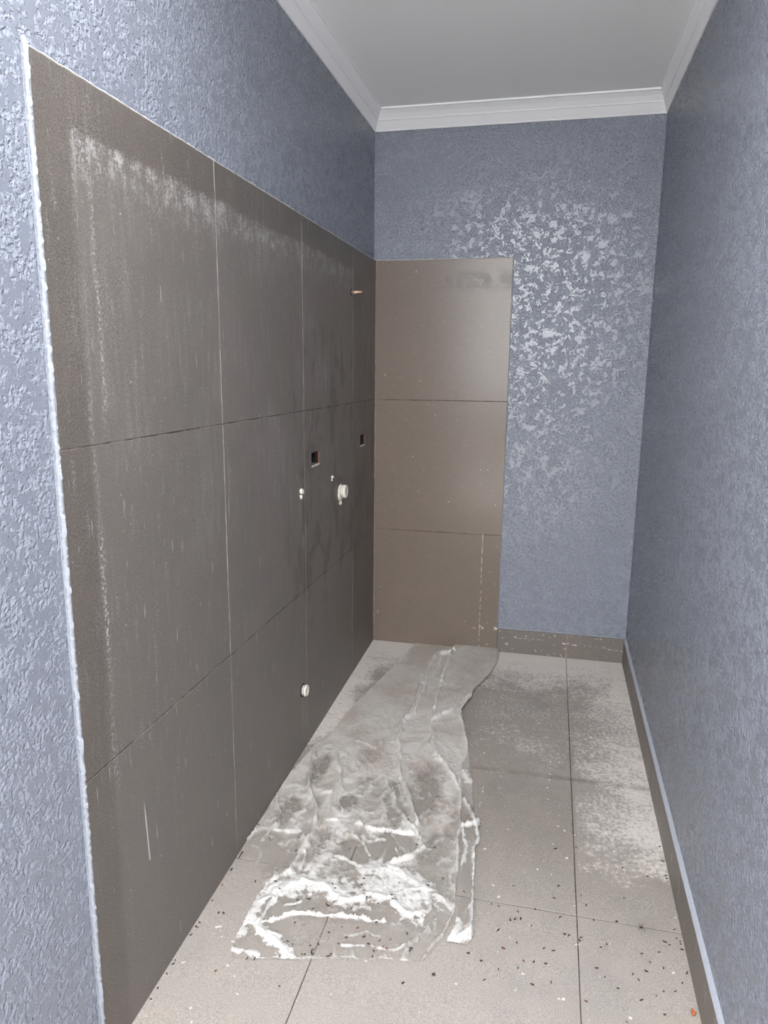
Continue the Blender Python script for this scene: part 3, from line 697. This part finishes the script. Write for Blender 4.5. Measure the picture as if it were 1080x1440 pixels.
# back boxes
def back_box(h, label):
    y0, y1, z0, z1 = h
    t = tag(empty('socket_box', (0, (y0+y1)/2, z0)), label, 'socket box')
    def part(name, A, B, X, mat):
        bm = bmesh.new(); box(bm, X[0], X[1], A[0]-(y0+y1)/2, A[1]-(y0+y1)/2, B[0]-z0, B[1]-z0)
        return from_bm(name, bm, mat, t)
    e = 0.002
    part('back_plate', (y0, y1), (z0, z1), (-0.048, -0.046), DARK)  # dark plates carry the interior shade in their colour
    part('side_plate', (y0, y0+e), (z0, z1), (-0.046, -0.004), GALV)
    part('side_plate', (y1-e, y1), (z0, z1), (-0.046, -0.003), DARK)
    o = part('brick_edge', (y1-e*0.8, y1), (z0, z1), (-0.003, -0.0005), ORANGE); o['label'] = 'brick orange far edge'
    part('top_plate', (y0, y1), (z1-e, z1), (-0.046, -0.004), DARK)
    part('bottom_plate', (y0, y1), (z0, z0+e), (-0.046, -0.002), GALV)
    bm = bmesh.new(); box(bm, -0.002, 0.0012, y0-(y0+y1)/2-.001, y1-(y0+y1)/2+.001, -0.0035, 0.0015)
    from_bm('filler_edge', bm, PLASTER, t)
    return t, z0, (y0+y1)/2
t, z0, yc = back_box(H1, 'left and nearer of two rectangular socket holes in the tiled left wall')
bm = bmesh.new(); lathe(bm, [(-0.044, .013), (-0.022, .012), (-0.016, .008)], 8, 0.3, 5)
for v in bm.verts: v.co.y -= 0.02; v.co.z += 0.014
from_bm('wire_bundle', bm, PLASTER, t)
back_box(H2, 'right socket hole in the left wall, closest to the corner')

# ------------------------------------------------------------ plastic sheet
def seg_dist(P, poly):
    best = np.full(len(P), 1e9)
    for (a, b) in zip(poly, poly[1:]):
        a = np.array(a); b = np.array(b); d = b-a; L_ = max(d@d, 1e-12)
        t_ = np.clip(((P-a)@d)/L_, 0, 1)
        best = np.minimum(best, np.hypot(*(P-a-t_[:, None]*d).T))
    return best

def warp(P, k=0.010, f_=14.0):
    out = np.empty_like(P)
    for i, (x, y) in enumerate(P):
        v = mn.noise_vector(Vector((x*f_, y*f_, 3.3)))
        out[i] = (x+k*v.x, y+k*v.y)
    return out

def sheet_fields(P, s, u_, ridges, base):
    Pw = warp(P); Pf = warp(P, 0.004, 60.0); Pw = Pw + (Pf-P)
    h = np.zeros(len(P)); dens = base.copy(); wht = np.zeros(len(P)); dirt = np.zeros(len(P))
    for (c, rx, ry, clr, dr) in PATCHES:
        q = np.hypot((Pw[:, 0]-c[0])/max(rx, .02), (Pw[:, 1]-c[1])/max(ry, .03))
        g = 1/(1+np.exp((q-1)*7))
        dens = dens*(1-clr*g); dirt = np.maximum(dirt, dr*g)
    wk = np.array([mn.noise(Vector((x*9, y*9, 7.7))) for x, y in P])
    hf = np.array([mn.fractal(Vector((x*55, y*55, 2.2)), 0.7, 2.0, 4) for x, y in P])
    for (poly, hw, hh, o) in ridges:
        d = seg_dist(Pw, poly)
        hwv = hw*(1+0.5*wk)
        big = hw > 0.0095
        g = np.exp(-d/(hwv*(0.8 if big else 0.55)))
        rag = (0.9 if big else 0.5)
        g2 = np.clip((1.35 + rag*hf - d/(hwv*1.15))*1.3, 0, 1)*np.clip(1.1+0.8*hf, 0.25, 1)
        h = np.maximum(h, hh*(0.8 if big else 1.5)*g*(1+0.4*hf)); dens = np.maximum(dens, dens+o*g2*(1-dens)); wht = np.maximum(wht, min(1, o*1.1)*g2)
    cr = np.empty(len(P))
    for i, (x, y) in enumerate(P):
        cr[i] = mn.ridged_multi_fractal(Vector((x*15, y*12, 1.0)), 0.75, 2.2, 5, 1.0, 2.0)
    cr = np.clip(cr/2.2, 0, 1.2)
    amp = np.interp(s, [0, .25, .40, .7, 1], [.0035, .0055, .0100, .0100, .006])
    edge = np.minimum(1, np.minimum(np.minimum(u_, 1-u_)*14, np.minimum(s+.02, 1-s)*30))
    h = np.clip(h, 0, None)*(0.45+0.55*edge) + cr*amp*(0.15+0.85*edge)
    wht = np.maximum(wht, 0.55*np.clip((cr-0.62)*4, 0, 1)*np.interp(s, [0, .35, .5, 1], [0, .1, .7, .6]))  # crinkle crests whitened where folds would reflect light
    dens = np.clip(dens + 0.30*np.clip((cr-0.60)*4, 0, 1)*np.interp(s, [0, .35, .5, 1], [0, .1, 1, .7]), 0, 1)
    return h, dens, wht, dirt

def interp(lst, s):
    S = [q[2] for q in lst]
    return np.interp(s, S, [q[0] for q in lst]), np.interp(s, S, [q[1] for q in lst])

def flap_mask(P):
    e = P[:, 0] - np.interp(-P[:, 1], [.07, .35, .47, .61, .77, .90, 1.0], [.393, .39, .393, .398, .409, .439, .479])
    return np.clip(e/0.006, 0, 1)*np.clip((P[:, 1]+1.0)/0.22, 0, 1)

def sheet_patch(Lb, Rb, ns, nu, ridges, basef, lift):
    # even spacing along the real length of the sheet
    tt = np.linspace(0, 1, 400); lx, ly = interp(Lb, tt); rx_, ry_ = interp(Rb, tt)
    arc = np.concatenate([[0], np.cumsum(np.hypot(np.diff((lx+rx_)/2), np.diff((ly+ry_)/2)))]); arc /= arc[-1]
    s = np.interp(np.linspace(0, 1, ns), arc, tt)
    uu = np.linspace(0, 1, nu)
    lx, ly = interp(Lb, s); rx_, ry_ = interp(Rb, s)
    X = lx[:, None]*(1-uu)+rx_[:, None]*uu; Y = ly[:, None]*(1-uu)+ry_[:, None]*uu
    jl = np.array([mn.noise(Vector((0.3, q*90, 0))) for q in s])*0.004
    X = X + jl[:, None]*((1-uu)-uu)
    S = np.repeat(s[:, None], nu, 1); U = np.repeat(uu[None], ns, 0)
    P = np.stack([X.ravel(), Y.ravel()], 1)
    fl_ = flap_mask(P) if nu > 50 else 0
    h, dn, wt, dt = sheet_fields(P, S.ravel(), U.ravel(), ridges, basef(S.ravel(), U.ravel(), P))
    Z = np.array([zf(y) for y in P[:, 1]]) + lift + h + 0.012*fl_
    V = [(max(x, 0.0025), min(y, -0.0015), z) for x, y, z in zip(P[:, 0], P[:, 1], Z)]
    F = [(i*nu+j, i*nu+j+1, (i+1)*nu+j+1, (i+1)*nu+j) for i in range(ns-1) for j in range(nu-1)]
    return V, F, dn, wt, dt

def base_main(s, u_, P):
    b = np.interp(s, [0, .30, .42, .52, .62, .74, .86, 1], [1.0, .98, .90, .80, .62, .36, .14, .08])
    # second layer folded over along the right edge
    flap = (P[:, 0] > np.interp(-P[:, 1], [.07, .35, .47, .61, .77, .90, 1.0], [.393, .39, .393, .398, .409, .439, .479])) & (P[:, 1] > -1.0)
    return np.clip(b + 0.12*flap, 0, 1)
def base_strip(s, u_, P): return np.interp(s, [0, .2, .4, .5, .8, 1], [.75, .6, .45, .12, .10, .5])

V1, F1_, d1, w1, t1 = sheet_patch(SHEET_LEFT, SHEET_RIGHT, 620, 180, RIDGES, base_main, 0.0035)
V2, F2_, d2, w2, t2 = sheet_patch(STRIP_LEFT, STRIP_RIGHT, 220, 16, STRIP_RIDGES, base_strip, 0.0030)
off = len(V1)
# flap: lift of the folded layer on the upper right
me = bpy.data.meshes.new('plastic_sheet')
me.from_pydata(V1+V2, [], F1_+[tuple(i+off for i in q) for q in F2_]); me.update()
for nme, arr in (('film_density', np.concatenate([d1, d2])), ('film_white', np.concatenate([w1, w2])), ('film_dirt', np.concatenate([t1, t2]))):
    a = me.attributes.new(nme, 'FLOAT', 'POINT'); a.data.foreach_set('value', arr.astype(np.float32))
sheet = link('plastic_sheet', me, FILM, None, True)
tag(sheet, 'crumpled dusty clear plastic drop sheet lying along the tiled floor from the back wall', 'plastic sheet')
VA = np.array(V1+V2)

# ------------------------------------------------------------ droppings and seeds on the floor
def seed_mesh(name, mat, l=0.0075, wd=0.0030, sd=0):
    rnd = random.Random(sd); bm = bmesh.new(); n = 7; rings = []
    for k in range(5):
        t_ = -1+2*k/4; rr = wd/2*math.sqrt(max(0.06, 1-t_*t_*0.95))*rnd.uniform(.85, 1.15)
        rings.append([bm.verts.new((t_*l/2, rr*math.cos(2*math.pi*i/n)+0.0003*math.sin(t_*3), wd*0.45+rr*0.85*math.sin(2*math.pi*i/n))) for i in range(n)])
    for A, B in zip(rings, rings[1:]):
        for i in range(n): bm.faces.new([A[i], A[(i+1) % n], B[(i+1) % n], B[i]])
    bm.faces.new(rings[0]); bm.faces.new(rings[-1])
    bmesh.ops.recalc_face_normals(bm, faces=bm.faces)
    me = bpy.data.meshes.new(name); bm.to_mesh(me); bm.free(); me.materials.append(mat)
    for p in me.polygons: p.use_smooth = True
    return me
SM = [seed_mesh('seed', SEED, sd=1), seed_mesh('seed', SEED, 0.006, 0.0036, sd=2), seed_mesh('seed', SEED, 0.0095, 0.0028, sd=3), seed_mesh('seed', SEEDG, 0.0065, 0.0034, sd=4), seed_mesh('seed', SEEDR, 0.007, 0.003, sd=5)]
for (x, y, k) in DEBRIS:
    if y > -0.02 : continue
    x = min(max(x, 0.008), W-0.008)
    z = zf(y)+0.0003
    dd = np.hypot(VA[:, 0]-x, VA[:, 1]-y); i = int(dd.argmin())
    if dd[i] < 0.006:
        near = VA[dd < 0.007]; z = float(near[:, 2].max()) + 0.0002; k = 1
    elif k == 1: k = 0 if x > 0.3 else 2
    ki = random.choices(range(5), (6, 6, 2, 1, 0.5))[0]
    look = ('short dark brown dropping', 'plump dark brown dropping', 'slender dark brown dropping', 'olive seed', 'reddish brown seed')[ki]
    if k == 1:
        where = 'front edge' if y < -1.72 else ('white creased band' if y < -1.45 else 'dusty middle')
        where = 'on the %s half of the sheet\'s %s' % ('left' if x < 0.33 else 'right', where)
    elif k == 2: where = 'at foot of left wall ' + ('in front of the sheet' if y < -1.6 else 'beside the sheet')
    elif x > W-0.03: where = 'against the foot of the right skirting'
    else:
        col_ = 'left cut' if x < L2 else ('middle' if x < L1 else 'right cut')
        where = 'on the %s %s floor tile' % ('front' if y < -FA-2*T else ('second row' if y < -FA-T else 'third row'), col_)
    o = link('dropping' if ki < 3 else 'seed', SM[ki])
    o.location = (x, y, z); o.rotation_euler = (0, 0, random.uniform(0, math.pi)); sc = random.uniform(0.85, 1.35); o.scale = (sc, sc, sc)
    tag(o, look + ' ' + where, 'dropping' if ki < 3 else 'seed', look + 's ' + where)

def put(name, me, x, y, rz, sc, label, cat):
    o = link(name, me); o.location = (x, y, zf(y)+0.0004); o.rotation_euler = (0, 0, rz); o.scale = (sc,)*3
    return tag(o, label, cat)
put('seed', seed_mesh('round_seed', SEED, 0.0085, 0.0075, 9), 0.594, -1.851, 0, 1.0, 'round dark seed alone on the floor in front of the sheet', 'seed')
put('seed', seed_mesh('red_seed', SEEDR, 0.010, 0.0035, 10), 0.742, -1.739, 2.4, 1.0, 'reddish seed on the middle floor tile, right of the plastic sheet', 'seed')
# dried orange petal by the skirting
bm = bmesh.new(); rings = []
for k in range(4):
    rr = (0.0015, 0.006, 0.009, 0.0075)[k]; ring = []
    for i in range(10):
        a = 2*math.pi*i/10; q = 0.62*rr*(1+0.3*math.sin(3*a+k))
        ring.append(bm.verts.new((q*math.cos(a), q*1.2*math.sin(a), (0.0, 0.0015, 0.004, 0.0075)[k]+0.002*math.sin(2*a+k)+0.002)))
    rings.append(ring)
for A, B in zip(rings, rings[1:]):
    for i in range(10): bm.faces.new([A[i], A[(i+1) % 10], B[(i+1) % 10], B[i]])
bm.faces.new(rings[0])
o = from_bm('dry_petal', bm, SEEDO, None, True); o.location = (1.146, -1.822, zf(-1.822)); tag(o, 'curled dry orange petal against the right skirting', 'petal')
# dead insect on the joint
t = tag(empty('dead_insect', (1.066, -1.600, zf(-1.6)+0.0006)), 'dead dark insect with spread legs on a cross joint near the right skirting', 'insect')
b_ = link('body', seed_mesh('body', SEED, 0.010, 0.005, 12), None, t)
bm = bmesh.new()
for sgn in (-1, 1):
    for k in (-1, 0, 1):
        p0 = Vector((k*0.0022, sgn*0.001, 0.003)); p1 = Vector((k*0.005, sgn*0.006, 0.006)); p2 = Vector((k*0.007, sgn*0.010, 0.0005))
        for a_, b2 in ((p0, p1), (p1, p2)):
            d = (b2-a_).normalized(); s1 = d.orthogonal().normalized()*0.0005; s2 = d.cross(s1)
            A = [bm.verts.new(a_+q) for q in (s1, s2, -s1-s2)]; B = [bm.verts.new(b2+q*0.6) for q in (s1, s2, -s1-s2)]
            for i in range(3): bm.faces.new([A[i], A[(i+1) % 3], B[(i+1) % 3], B[i]])
from_bm('legs', bm, SEED, t)
